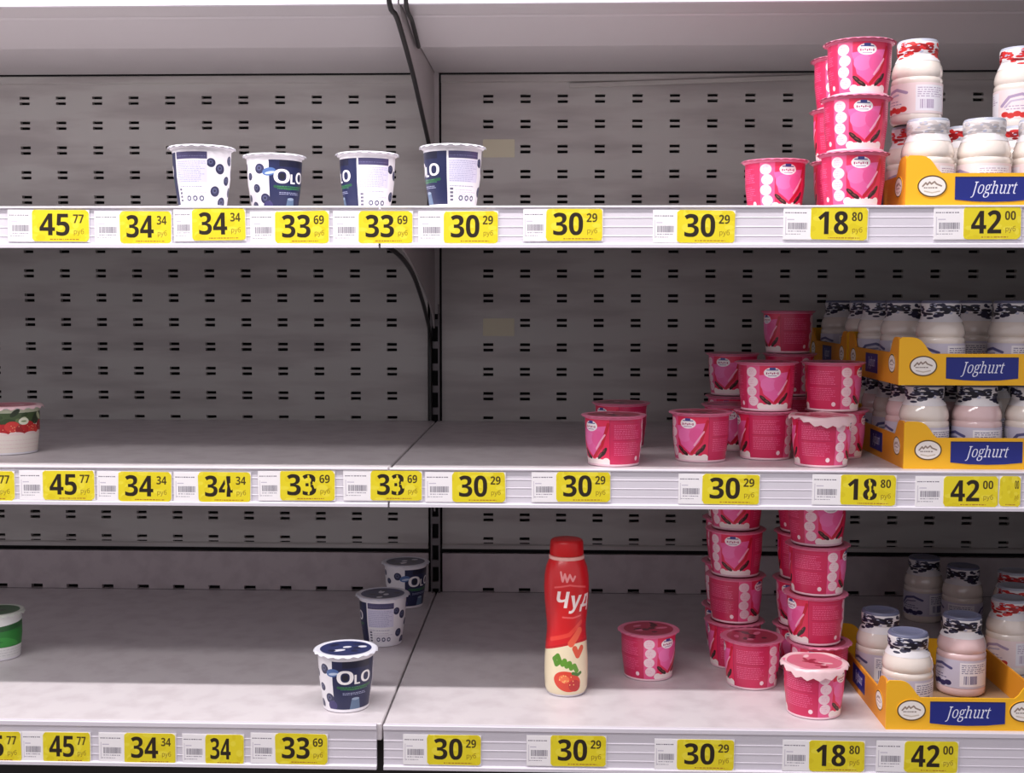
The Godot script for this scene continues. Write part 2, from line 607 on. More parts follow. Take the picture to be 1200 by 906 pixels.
func jar_cover(fruit: Color, dark: Color, top := Color8(176, 182, 196)) -> Image:
	var im := canvas(512, 192, C(226, 224, 226))
	rng.seed = 33
	rect(im, 0, 0, 512, 26, top)
	for k in 110:
		var cx := rng.randf() * 512.0
		var deep := 84.0 + 84.0 * pow(absf(sin(cx / 512.0 * TAU * 1.5 + 0.4)), 1.5)
		var cy := rng.randf_range(40, deep)
		dot(im, cx, cy, rng.randf_range(10, 22), rng.randf_range(9, 18), fruit if k % 3 else dark)
	for k in 34:
		dot(im, rng.randf() * 512.0, rng.randf_range(36, 120), 7, 5, C(176, 182, 204))
	return im

func tag_face() -> Image:
	var im := canvas(160, 192, C(246, 244, 246))
	rng.seed = 41
	fine_print(im, 8, 22, 156, 36, 1, C(112, 106, 120), 6)
	rect(im, 20, 70, 60, 76, C(196, 190, 206))
	rect(im, 10, 58, 14, 168, C(206, 200, 212))
	bars(im, 26, 92, 132, 132, C(92, 88, 104))
	fine_print(im, 26, 136, 130, 146, 1, C(140, 134, 150), 5)
	fine_print(im, 14, 152, 120, 166, 1, C(150, 146, 158), 4)
	return im

func price_face(big: String, small: String, worn := false) -> Image:
	var im := canvas(288, 168, C(230, 214, 34))
	rng.seed = hash(big + small)
	for k in 16:
		dot(im, rng.randf() * 288, rng.randf() * 168, rng.randf_range(10, 30), rng.randf_range(8, 20), [C(224, 206, 26), C(236, 222, 60)][k % 2])
	if big:
		letter(im, big, Rect2(38, 20, 152, 118), C(36, 26, 12))
	if worn:
		stroke(im, [Vector2(150, 30), Vector2(156, 80), Vector2(150, 130)], 5, C(230, 214, 34))
		stroke(im, [Vector2(176, 66), Vector2(184, 96)], 5, C(230, 214, 34))
	if small:
		letter(im, small, Rect2(208, 24, 54, 46), C(70, 58, 14))
		letter(im, "руб", Rect2(212, 100, 50, 36), C(140, 112, 20), "Droid Sans", false)
	fine_print(im, 90, 148, 262, 160, 1, C(170, 110, 40), 5)
	return im

func oval_print(colored: Color) -> Image:
	var im := canvas(160, 120, colored)
	dot(im, 80, 60, 78, 58, C(92, 68, 30))
	dot(im, 80, 60, 71, 51, C(246, 240, 232))
	stroke(im, [Vector2(30, 60), Vector2(46, 42), Vector2(54, 52), Vector2(66, 38), Vector2(76, 48), Vector2(92, 36), Vector2(102, 48), Vector2(128, 58)], 4, C(150, 132, 120))
	rng.seed = 12
	fine_print(im, 36, 58, 128, 72, 1, C(132, 116, 110), 6)
	stroke(im, [Vector2(40, 86), Vector2(80, 94), Vector2(120, 86)], 3, C(206, 192, 176))
	return im

func board_print() -> Image:
	var im := canvas(320, 96, C(28, 40, 128))
	rect(im, 0, 0, 320, 4, C(18, 24, 84))
	letter(im, "Joghurt", Rect2(64, 16, 196, 64), C(238, 240, 252), "Droid Serif", false, 0.35)
	return im

func bottle_print() -> Image:
	var W := 768
	var im := canvas(W, 768, C(214, 18, 26))
	rng.seed = 51
	# the part below the slanting edge is pale
	for x in W:
		var e := 500.0 - 34.0 * sin((x / float(W) - 0.5) * TAU + 0.5)
		im.fill_rect(Rect2i(x, int(e), 1, 768 - int(e)), C(240, 226, 190))
	for x in W:
		var e := 488.0 - 34.0 * sin((x / float(W) - 0.5) * TAU + 0.5)
		im.fill_rect(Rect2i(x, int(e), 1, 14), C(196, 20, 26))
	# folds of a painted ribbon
	stroke(im, [Vector2(300, 452), Vector2(420, 420), Vector2(500, 350)], 12, C(232, 66, 52))
	stroke(im, [Vector2(430, 470), Vector2(490, 400)], 20, C(238, 96, 66))
	# lettering
	stroke(im, [Vector2(368, 60), Vector2(380, 110), Vector2(392, 70), Vector2(404, 112), Vector2(420, 74), Vector2(436, 108), Vector2(450, 84)], 6, C(244, 150, 150))
	letter(im, "Чуд", Rect2(346, 168, 214, 128), C(255, 238, 232), "Droid Sans", true, 0.18)
	stroke(im, [Vector2(336, 148), Vector2(420, 132), Vector2(520, 150)], 5, C(240, 96, 96))
	stroke(im, [Vector2(380, 318), Vector2(440, 322), Vector2(490, 312)], 5, C(240, 96, 96))
	# berries and green writing
	for o in [0, -290, 290]:
		stroke(im, [Vector2(330 + o, 560), Vector2(352 + o, 540), Vector2(366 + o, 572), Vector2(344 + o, 590), Vector2(334 + o, 566)], 13, C(88, 146, 36))
		stroke(im, [Vector2(380 + o, 588), Vector2(392 + o, 566), Vector2(404 + o, 598), Vector2(420 + o, 580), Vector2(430 + o, 610), Vector2(448 + o, 596), Vector2(462 + o, 626)], 13, C(98, 156, 44))
		dot(im, 408 + o, 688, 80, 58, C(222, 62, 32), 0.3)
		dot(im, 390 + o, 672, 30, 22, C(240, 116, 64), 0.3)
		dot(im, 450 + o, 712, 36, 34, C(196, 30, 30), 0.5)
		for k in 14: dot(im, 408 + o + rng.randf_range(-46, 46), 684 + rng.randf_range(-32, 32), 3, 4, C(250, 200, 120))
		stroke(im, [Vector2(440 + o, 640), Vector2(470 + o, 650), Vector2(486 + o, 640)], 9, C(70, 122, 40))
	stroke(im, [Vector2(452, 500), Vector2(470, 540), Vector2(500, 500)], 16, C(226, 90, 60))
	return im

# ------------------------------------------------------------------ the goods
# foil lid: a disc with a scalloped edge that hangs a little over the rim
func lid_mesh(r: float, y: float, waves: int, droop: float, crumple: float, m: Material) -> ArrayMesh:
	var st := begin()
	st.set_smooth_group(0)
	var rings := [0.0, 0.35, 0.7, 0.88, 0.97, 1.0, 1.035, 1.06]
	var drop := [-0.0012, -0.0012, -0.0010, -0.0004, 0.0, 0.0, -0.35, -1.0]
	var n := 72
	var at := func(i: int, j: int) -> Vector3:
		var a := TAU * j / n
		var sc: float = 1.0 + (0.012 * cos(a * waves) if i >= 6 else 0.0)
		var rr: float = rings[i] * r * sc
		var dd: float = drop[i]
		var yy: float = dd if dd > -0.1 else dd * droop * (1.0 + 0.5 * cos(a * waves)) 
		if crumple > 0.0:
			if dd <= -0.1:
				yy -= crumple * 0.018 * maxf(0.0, sin(a + 0.5) * 0.6 + sin(2.0 * a - 1.1) * 0.5) * -dd
			yy += crumple * 0.0016 * sin(a * 5.0 + rings[i] * 7.0) * rings[i]
		return Vector3(rr * sin(a), y + yy, rr * cos(a))
	for i in rings.size() - 1:
		for j in n:
			var q := [at.call(i, j), at.call(i + 1, j), at.call(i + 1, j + 1), at.call(i, j + 1)]
			for k in [0, 3, 2, 0, 2, 1]:
				var p: Vector3 = q[k]
				st.set_uv(Vector2(0.5 + p.x / r / 2.2, 0.5 + p.z / r / 2.2))
				st.add_vertex(p)
	st.index()
	st.generate_normals()
	return finish(st, m)

func make_cup(called: String, r_top: float, r_bot: float, h: float, body_m: Material, rim_m: Material, lid_m: Material, base_m: Material, waves := 24, droop := 0.003, crumple := 0.0) -> Node3D:
	var t := thing(called, "", "yogurt cup")
	t.set_meta("base", called)
	var n := 56
	var st := begin()
	lathe(st, [Vector2(r_bot, 0.004), Vector2(r_bot + (r_top - r_bot) * 0.5, h * 0.5), Vector2(r_top - 0.0035, h - 0.004)], n)
	part("cup_body", finish(st, body_m), t)
	st = begin()
	lathe(st, [Vector2(0.0, 0.003), Vector2(r_bot - 0.006, 0.003), Vector2(r_bot - 0.004, 0.0), Vector2(r_bot - 0.001, 0.0004), Vector2(r_bot + 0.0002, 0.0016), Vector2(r_bot, 0.004)], n)
	part("base", finish(st, base_m), t)
	st = begin()
	lathe(st, [Vector2(r_top - 0.0036, h - 0.0045), Vector2(r_top - 0.001, h - 0.004), Vector2(r_top, h - 0.0032), Vector2(r_top, h - 0.0014), Vector2(r_top - 0.001, h - 0.0008), Vector2(r_top - 0.005, h - 0.0007), Vector2(r_top - 0.006, h - 0.003)], n)
	part("rim", finish(st, rim_m), t)
	part("foil_lid", lid_mesh(r_top, h, waves, droop, crumple, lid_m), t)
	return t

func make_jar(called: String, label_m: Material, cover_m: Material, glass: Material) -> Node3D:
	var t := thing(called, "", "yogurt jar")
	t.set_meta("base", called)
	var prof := [Vector2(0.0, 0.002), Vector2(0.028, 0.002), Vector2(0.031, 0.0), Vector2(0.034, 0.0015), Vector2(0.036, 0.005), Vector2(0.0362, 0.012), Vector2(0.0358, 0.013), Vector2(0.0358, 0.058), Vector2(0.0362, 0.060), Vector2(0.0355, 0.064), Vector2(0.0340, 0.066), Vector2(0.0355, 0.069), Vector2(0.0358, 0.074), Vector2(0.0345, 0.081), Vector2(0.0312, 0.089), Vector2(0.0272, 0.096), Vector2(0.0258, 0.100), Vector2(0.0258, 0.104)]
	part("glass_body", lathe_mesh(prof, glass, 44), t)
	var st := begin()
	lathe(st, [Vector2(0.0362, 0.014), Vector2(0.0362, 0.057)], 44)
	part("paper_label", finish(st, label_m), t)
	st = begin()
	lathe(st, [Vector2(0.0318, 0.0885), Vector2(0.0285, 0.095), Vector2(0.0272, 0.0985), Vector2(0.0283, 0.1005), Vector2(0.0287, 0.113), Vector2(0.0283, 0.1175), Vector2(0.0268, 0.120), Vector2(0.022, 0.1205), Vector2(0.0195, 0.1195), Vector2(0.0, 0.1195)], 44, 0.0, 1.0)
	part("lid_cover", finish(st, cover_m), t)
	return t

func tray_front(w: float) -> PackedVector2Array:
	var o := PackedVector2Array([Vector2(-w / 2, 0), Vector2(w / 2, 0), Vector2(w / 2, 0.066)])
	var low := 0.046
	for k in 9:
		var a := k / 8.0
		o.append(Vector2(w / 2 - 0.004 - 0.044 * a, low + 0.024 * (cos(pow(a, 2.6) * PI) + 1.0) / 2.0))
	for k in 9:
		var a := 1.0 - k / 8.0
		o.append(Vector2(-w / 2 + 0.004 + 0.044 * a, low + 0.024 * (cos(pow(a, 2.6) * PI) + 1.0) / 2.0))
	o.append(Vector2(-w / 2, 0.066))
	return o

# at: the middle of the front edge of the bottom
func make_tray(label: String, at: Vector3, w: float, deep: float, turn := 0.0) -> Node3D:
	var t := thing("cardboard_tray", label, "tray", at, turn, "yellow cardboard jar trays")
	var th := 0.003
	part("base", box_mesh(Vector3(-w / 2 + th, 0, -deep + th), Vector3(w / 2 - th, th, -th), M.card_inside, 0.0005), t)
	part("front_wall", slab_mesh(tray_front(w), -th, 0.0, M.card), t)
	part("back_wall", slab_mesh(tray_front(w), -deep, -deep + th, M.card), t)
	for s in [-1.0, 1.0]:
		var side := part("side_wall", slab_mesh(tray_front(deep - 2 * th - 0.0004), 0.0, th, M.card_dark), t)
		side.rotation.y = s * PI / 2
		side.position = Vector3(s * (w / 2 - th), 0, -deep / 2)
		var sb := part("word_board", slab_mesh(PackedVector2Array([Vector2(-0.036, 0.010), Vector2(0.036, 0.010), Vector2(0.036, 0.040), Vector2(-0.036, 0.040)]), th, th + 0.0006, M.board), side)
		sb.position = Vector3.ZERO
		for k in [-1.0, 1.0]:
			part("oval_badge", slab_mesh(oval(k * (deep / 2 - 0.036), 0.030, 0.019, 0.0145), th, th + 0.0006, M.oval), side)
	var bw := 0.052
	part("word_board", slab_mesh(PackedVector2Array([Vector2(-bw, 0.010), Vector2(-bw * 0.5, 0.0075), Vector2(0, 0.0068), Vector2(bw * 0.5, 0.0075), Vector2(bw, 0.010), Vector2(bw, 0.041), Vector2(-bw, 0.041)]), 0.0, 0.0008, M.board), t, Vector3.ZERO, "blue board with white script lettering")
	for k in [-1.0, 1.0]:
		part("oval_badge", slab_mesh(oval(k * (w / 2 - 0.035), 0.028, 0.0205, 0.0155), 0.0, 0.0008, M.oval), t)
	return t

# turn that brings the print's angle (degrees) to face the place of the photograph
func face(x: float, z: float, deg: float) -> float:
	return atan2(EYE.x - x, EYE.y - z) - deg_to_rad(deg)

# ------------------------------------------------------------------ shelves
func price_rail(zf: float, top: float, x0: float, x1: float, parent: Node, h := 0.0575, lip := 0.0025) -> void:
	var p := PackedVector2Array([Vector2(zf - 0.004, top), Vector2(zf - 0.004, top - h), Vector2(zf + 0.0045, top - h), Vector2(zf + 0.0045, top - h + 0.0045), Vector2(zf + 0.0005, top - h + 0.0065)])
	for k in 3:
		var y := top - h + 0.016 + k * 0.0125
		for e in [[0.0005, -0.0011], [0.00095, -0.0004], [0.00095, 0.0004], [0.0005, 0.0011]]:
			p.append(Vector2(zf + e[0], y + e[1]))
	p.append(Vector2(zf + 0.0005, top - lip - 0.002))
	p.append(Vector2(zf + 0.0035, top - lip))
	p.append(Vector2(zf + 0.0035, top - 0.001))
	p.append(Vector2(zf + 0.0025, top))
	part("price_rail", push(p, x0, x1, M.rail), parent, Vector3.ZERO, "white price rail along the front edge")

func shelf(label: String, h: float, zf: float, x0: float, x1: float, thick := 0.02) -> Node3D:
	var t := thing("shelf", label, "shelf", Vector3.ZERO, 0.0, "white steel shelves")
	part("shelf_plate", box_mesh(Vector3(x0, h - thick, 0.002), Vector3(x1, h, zf - 0.004), M.steel, 0.0015), t)
	price_rail(zf, h + 0.0015, x0, x1, t)
	return t

func bracket(parent: Node, under: float, z_len: float, drop: float) -> void:
	var p := PackedVector2Array([Vector2(0.012, under), Vector2(z_len, under), Vector2(z_len - 0.01, under - 0.012)])
	for k in 7:
		var a := 1.0 - k / 6.0
		p.append(Vector2(0.014 + (z_len - 0.04) * pow(a, 1.7), under - 0.016 - (drop - 0.016) * (1.0 - a)))
	part("bracket", push(p, -0.0035, -0.0005, M.bracket), parent, Vector3.ZERO, "grey steel bracket under the board")

# ------------------------------------------------------------------ scene
func _ready() -> void:
	rng.seed = 3
	# camera
	var cam := Camera3D.new()
	cam.name = "camera"
	add_child(cam)
	cam.position = Vector3(0.24195, 0.99523, 2.50733)
	cam.rotation = Vector3(-0.069659, 0.034323, 0.001331)
	cam.fov = 34.8704
	cam.near = 0.05
	cam.current = true
	# the air of the shop
	var we := WorldEnvironment.new()
	we.name = "environment"
	var env := Environment.new()
	env.background_mode = Environment.BG_COLOR
	env.background_color = Color(0.77, 0.75, 0.78)
	env.tonemap_mode = Environment.TONE_MAPPER_LINEAR
	env.tonemap_exposure = 1.0
	env.sdfgi_enabled = true
	env.ssao_enabled = true
	env.ssil_enabled = true
	we.environment = env
	add_child(we)
	lamps()
	materials()
	setting()
	prices()
	goods()

func area(at: Vector3, towards: Vector3, size: Vector2, e: float, c: Color, parent: Node3D) -> void:
	var l := AreaLight3D.new()
	l.name = "lamp_light"
	parent.add_child(l, true)
	l.look_at_from_position(parent.position + at, parent.position + towards, Vector3(1, 0, 0))
	l.area_size = Vector2(size.y, size.x)
	l.light_energy = e
	l.light_color = c
	l.area_range = 12.0
	l.area_attenuation = 2.0
	l.shadow_enabled = true

func lamps() -> void:
	var glow := StandardMaterial3D.new()
	glow.albedo_color = Color(0.9, 0.9, 0.9)
	glow.emission_enabled = true
	glow.emission = Color(1.0, 0.97, 0.93)
	glow.emission_energy_multiplier = 1.0
	var hous := plain(Color(0.75, 0.75, 0.75), 0.5)
	# lamp along the front of the cooler's canopy
	var a := thing("canopy_lamp", "long tube lamp over the front edge of the cooler", "lamp", Vector3(-0.40, 1.95, 1.12))
	part("housing", box_mesh(Vector3(-1.2, 0.0, -0.05), Vector3(1.2, 0.05, 0.05), hous, 0.004), a)
	part("lamp_tube", box_mesh(Vector3(-1.17, -0.02, -0.015), Vector3(1.17, -0.001, 0.015), glow, 0.005), a)
	area(Vector3(0, -0.03, 0), Vector3(0, -2, -0.5), Vector2(2.3, 0.05), 3.1, Color(1.0, 0.97, 0.975), a)
	# row of shop lamps above the aisle
	var b := thing("ceiling_lamp", "wide lamp panel on the shop ceiling above the aisle", "lamp", Vector3(-1.2, 3.0, 2.75))
	part("housing", box_mesh(Vector3(-1.6, 0.0, -0.32), Vector3(1.6, 0.06, 0.32), hous, 0.004), b)
	part("lamp_diffuser", box_mesh(Vector3(-1.55, -0.012, -0.28), Vector3(1.55, -0.001, 0.28), glow, 0.003), b)
	area(Vector3(0, -0.03, 0), Vector3(0, -2.0, -2.2), Vector2(3.0, 0.5), 5.6, Color(1.0, 0.97, 0.975), b)

func materials() -> void:
	M.steel = grimy(Color(0.84, 0.82, 0.83), Color(0.80, 0.775, 0.785), 0.42, 0.02, Vector3(1.6, 1.6, 1.6), 4)
	M.panel = grimy(Color(0.74, 0.73, 0.715), Color(0.67, 0.65, 0.64), 0.5, 0.009, Vector3(0.5, 3.0, 0.5), 8)
	M.kick = grimy(Color(0.75, 0.71, 0.72), Color(0.71, 0.67, 0.68), 0.5, 0.02, Vector3(2, 2, 2), 11)
	M.canopy = plain(Color(0.74, 0.725, 0.73), 0.45)
	M.rail = plain(Color(0.86, 0.845, 0.88), 0.35)
	M.dark = plain(Color(0.05, 0.045, 0.05), 0.8)
	M.post = plain(Color(0.42, 0.40, 0.41), 0.5)
	M.bracket = plain(Color(0.68, 0.66, 0.66), 0.5)
	M.plinth = plain(Color(0.09, 0.08, 0.085), 0.6)
	M.floor = plain(Color(0.55, 0.52, 0.50), 0.4)
	M.cable = plain(Color(0.045, 0.042, 0.045), 0.45)
	M.sticker = plain(Color(0.82, 0.80, 0.70), 0.7)
	M.strip = plain(Color(0.72, 0.71, 0.69), 0.4)
	M.tag_card = printed(tag_face(), 0.4)
	M.tag_back = plain(Color(0.95, 0.94, 0.95), 0.4)
	rng.seed = 17
	M.pink = printed(pink_print(), 0.4, 0.3)
	M.pink_rim = plain(Color(0.90, 0.48, 0.62), 0.35)
	M.pink_base = plain(Color(0.94, 0.80, 0.84), 0.4)
	M.pink_lid = printed(lid_print(C(176, 50, 80), C(226, 126, 158), C(84, 34, 42), 61), 0.3, 0.4)
	M.foil_lid = printed(lid_print(C(214, 112, 134), C(240, 204, 208), C(150, 40, 60), 64), 0.3, 0.4)
	rng.seed = 19
	M.navy = printed(navy_print(), 0.4, 0.3)
	M.white = plain(Color(0.93, 0.92, 0.94), 0.35)
	M.navy_lid = printed(lid_print(C(40, 50, 96), C(228, 230, 240), C(20, 24, 56), 67), 0.3, 0.4)
	M.straw = printed(strawberry_print(), 0.4, 0.3)
	M.green = printed(green_print(), 0.4, 0.3)
	M.green_lid = printed(lid_print(C(40, 96, 50), C(214, 222, 210), C(16, 46, 26), 69), 0.3, 0.4)
	M.glass = plain(Color(0.93, 0.89, 0.85), 0.12)
	M.glass.clearcoat_enabled = true
	M.glass.clearcoat = 1.0
	M.glass.clearcoat_roughness = 0.05
	M.glass_rose = M.glass.duplicate()
	M.glass_rose.albedo_color = Color(0.90, 0.78, 0.78)
	M.label_blue = printed(jar_label(C(206, 202, 220), C(84, 82, 130), C(52, 44, 92)), 0.4)
	M.label_red = printed(jar_label(C(240, 222, 222), C(170, 150, 180), C(206, 48, 44)), 0.4)
	M.cover_blue = printed(jar_cover(C(34, 34, 62), C(16, 16, 34), C(104, 108, 134)), 0.4)
	M.cover_red = printed(jar_cover(C(206, 44, 44), C(150, 20, 26)), 0.4)
	M.cover_white = printed(jar_cover(C(206, 198, 196), C(176, 172, 176)), 0.35)
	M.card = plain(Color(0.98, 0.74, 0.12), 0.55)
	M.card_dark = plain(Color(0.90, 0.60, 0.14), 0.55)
	M.card_inside = plain(Color(0.62, 0.50, 0.38), 0.8)
	M.board = printed(board_print(), 0.4)
	M.oval = printed(oval_print(C(250, 190, 40)), 0.4)

func setting() -> void:
	var fl := MeshInstance3D.new()
	fl.name = "floor"
	fl.mesh = box_mesh(Vector3(-4, -0.06, -0.1), Vector3(4, 0.0, 5.5), M.floor, 0.002)
	add_child(fl)
	tag(fl, "grey shop floor in front of the cooler", "", "", "structure")
	# the back of the cooler: slotted steel panels before a dark cavity
	var wall := thing("wall_back", "grey slotted steel back panels of the cooler", "", Vector3.ZERO, 0.0, "", "structure")
	part("backing", box_mesh(Vector3(-1.9, 0.0, -0.06), Vector3(1.25, 1.75, -0.025), M.dark, 0.001), wall)
	var left := []
	for k in 25: left.append(-0.0900 - (24 - k) * 0.0749)
	var right := []
	for k in 16: right.append(0.1073 + k * 0.0749)
	var ys := []
	for k in 19:
		ys.append(1.40 - 0.05 * k + 0.0056)
		ys.append(1.40 - 0.05 * k - 0.0056)
	part("back_panel", perforated(-1.9, -0.0165, 0.484, 1.447, left, ys.duplicate(), 0.0205, 0.0058, 0.012, M.panel), wall)
	part("back_panel", perforated(0.0125, 1.25, 0.484, 1.447, right, ys.duplicate(), 0.0205, 0.0058, 0.012, M.panel), wall)
	part("kick_panel", perforated(-1.9, -0.0165, 0.394, 0.474, left, [0.3985], 0.024, 0.008, 0.012, M.kick), wall)
	part("kick_panel", perforated(0.0125, 1.25, 0.394, 0.474, right, [0.3985], 0.024, 0.008, 0.012, M.kick), wall)
	for e in [[-1.9, -0.0165], [0.0125, 1.25]]:
		part("top_flange", push(PackedVector2Array([Vector2(0, 1.432), Vector2(0.006, 1.434), Vector2(0.006, 1.447), Vector2(0, 1.449)]), e[0], e[1], M.panel), wall)
		part("ledge", push(PackedVector2Array([Vector2(0, 0.4835), Vector2(0.005, 0.4845), Vector2(0.005, 0.492), Vector2(0, 0.495)]), e[0], e[1], M.panel), wall)
	# upright between the two bays
	var post := thing("trim_1", "slotted steel upright between the two bays", "", Vector3.ZERO, 0.0, "", "structure")
	var ps := []
	for k in 14: ps.append(0.4325 + k * 0.045 - 0.045)
	part("channel", perforated(-0.0105, 0.0085, 0.30, 0.968, [-0.001], ps, 0.013, 0.031, 0.012, M.post), post, Vector3(0, 0, 0.012))
	part("channel", box_mesh(Vector3(-0.0105, 0.968, 0.0), Vector3(0.0085, 1.60, 0.012), M.bracket, 0.001), post)
	# dark end panel added out of view to shade the right bay
	var e2 := MeshInstance3D.new()
	e2.name = "wall_right_added"
	e2.mesh = box_mesh(Vector3(1.251, 0.0, -0.06), Vector3(1.28, 1.75, 0.86), plain(Color(0.16, 0.15, 0.15), 0.6), 0.003)
	add_child(e2)
	tag(e2, "unseen dark end panel added to shade the right side of the cooler", "", "", "structure")
	# shelves
	var xl := -0.0015
	var s1 := shelf("upper white shelf board of the left bay, with the blueberry cups", H1, 0.80, -1.9, xl)
	var s2 := shelf("upper white shelf board of the right bay, with the tall pink stack", H1, 0.80, 0.0015, 1.249)
	bracket(s2, H1 - 0.02, 0.62, 0.165)
	shelf("almost empty middle shelf board of the left bay, with the strawberry cup", H2, 0.722, -1.9, xl)
	var s4 := shelf("middle white shelf board of the right bay, with pink cups and two stacked trays", H2, 0.722, 0.0015, 1.249)
	bracket(s4, H2 - 0.02, 0.55, 0.165)
	for e in [["bottom white deck of the left bay, with three blueberry cups", -1.9, -0.0085], ["bottom white deck of the right bay, with the red bottle", 0.0015, 1.249]]:
		var t := thing("shelf", e[0], "shelf", Vector3.ZERO, 0.0, "white steel shelves")
		part("shelf_plate", box_mesh(Vector3(e[1], H3 - 0.025, 0.002), Vector3(-0.0015 if e[2] < 0 else e[2], H3, 0.799), M.steel, 0.0015), t)
		price_rail(0.803, H3, e[1], e[2], t, 0.0645, 0.0065)
	var base := thing("cooler_base", "dark plinth under the bottom deck", "plinth")
	part("plinth", box_mesh(Vector3(-1.9, 0.0, 0.0), Vector3(1.249, H3 - 0.0255, 0.76), M.plinth, 0.003), base)
	# the board above, seen from below
	for e in [["uppermost board of the left bay, seen from below behind the long cable", -1.9, xl], ["uppermost board of the right bay, seen from below above the loose strip", 0.0015, 1.249]]:
		var t := thing("shelf", e[0], "shelf", Vector3.ZERO, 0.0, "white steel shelves")
		part("shelf_plate", box_mesh(Vector3(e[1], 1.4545, 0.002), Vector3(e[2], 1.476, 0.575), M.canopy, 0.001), t)
		part("underside_rib", push(PackedVector2Array([Vector2(0.492, 1.4543), Vector2(0.486, 1.4520), Vector2(0.345, 1.4340), Vector2(0.334, 1.4345), Vector2(0.322, 1.4543)]), e[1], e[2], M.canopy), t)
		part("underside_rib", push(PackedVector2Array([Vector2(0.318, 1.4543), Vector2(0.308, 1.4465), Vector2(0.016, 1.4495), Vector2(0.010, 1.4543)]), e[1], e[2], M.canopy), t)
		price_rail(0.579, 1.5085, e[1], e[2], t)
		if e[2] > 0: bracket(t, 1.4543, 0.565, 0.25)
	# cables
	var c1 := MeshInstance3D.new()
	c1.mesh = tube([Vector3(-0.0180, 1.53, 0.63), Vector3(-0.0120, 1.4480, 0.594), Vector3(-0.0050, 1.4340, 0.556), Vector3(-0.0030, 1.3890, 0.384), Vector3(-0.0020, 1.3420, 0.245), Vector3(0.0005, 1.2950, 0.136), Vector3(0.0020, 1.2480, 0.060), Vector3(0.0020, 1.2040, 0.026), Vector3(0.0010, 1.1400, 0.0170)], 0.0042, M.cable)
	c1.name = numbered("cable")
	add_child(c1)
	tag(c1, "long black cable hanging from the uppermost board down to the upright", "cable", "black cables along the upright")
	var c2 := MeshInstance3D.new()
	c2.mesh = tube([Vector3(0.0135, 1.53, 0.605), Vector3(0.0130, 1.4495, 0.592), Vector3(0.0100, 1.446, 0.49), Vector3(0.0075, 1.4365, 0.40), Vector3(0.005, 1.434, 0.345)], 0.0036, M.cable)
	c2.name = numbered("cable")
	add_child(c2)
	tag(c2, "short black cable end under the uppermost board, right of the long cable", "cable", "black cables along the upright")
	var c3 := MeshInstance3D.new()
	c3.mesh = tube([Vector3(-0.0700, 1.0985, 0.66), Vector3(-0.0324, 1.0860, 0.60), Vector3(-0.0125, 1.0700, 0.50), Vector3(-0.0085, 1.0437, 0.34), Vector3(-0.0085, 1.0036, 0.20), Vector3(-0.0090, 0.9621, 0.09), Vector3(-0.0095, 0.9220, 0.022), Vector3(-0.0095, 0.84, 0.0165), Vector3(-0.0095, 0.752, 0.0165)], 0.0040, M.cable)
	c3.name = numbered("cable")
	add_child(c3)
	tag(c3, "black cable curving from under the upper shelf down the upright", "cable", "black cables along the upright")
	# blank stickers and the loose strip
	for e in [[1.3015, "blank beige sticker on the back panel beside the upper blueberry cups"], [0.941, "blank beige sticker on the back panel above the middle shelf"]]:
		var o := MeshInstance3D.new()
		o.mesh = slab_mesh(round_rect(-0.034, -0.018, 0.030, 0.018, 0.002), 0.0, 0.0007, M.sticker)
		o.position = Vector3(0.1305, e[0], 0.0002)
		o.name = numbered("sticker")
		add_child(o)
		tag(o, e[1], "sticker", "blank stickers on the slotted panel")
	var sp := MeshInstance3D.new()
	sp.mesh = box_mesh(Vector3(-0.245, -0.0045, 0.0), Vector3(0.245, 0.0045, 0.004), M.strip, 0.001)
	sp.position = Vector3(0.515, 1.4315, 0.0065)
	sp.rotation.z = 0.030
	sp.name = "plastic_strip"
	add_child(sp)
	tag(sp, "thin pale strip hanging askew along the top of the right back panel", "strip")

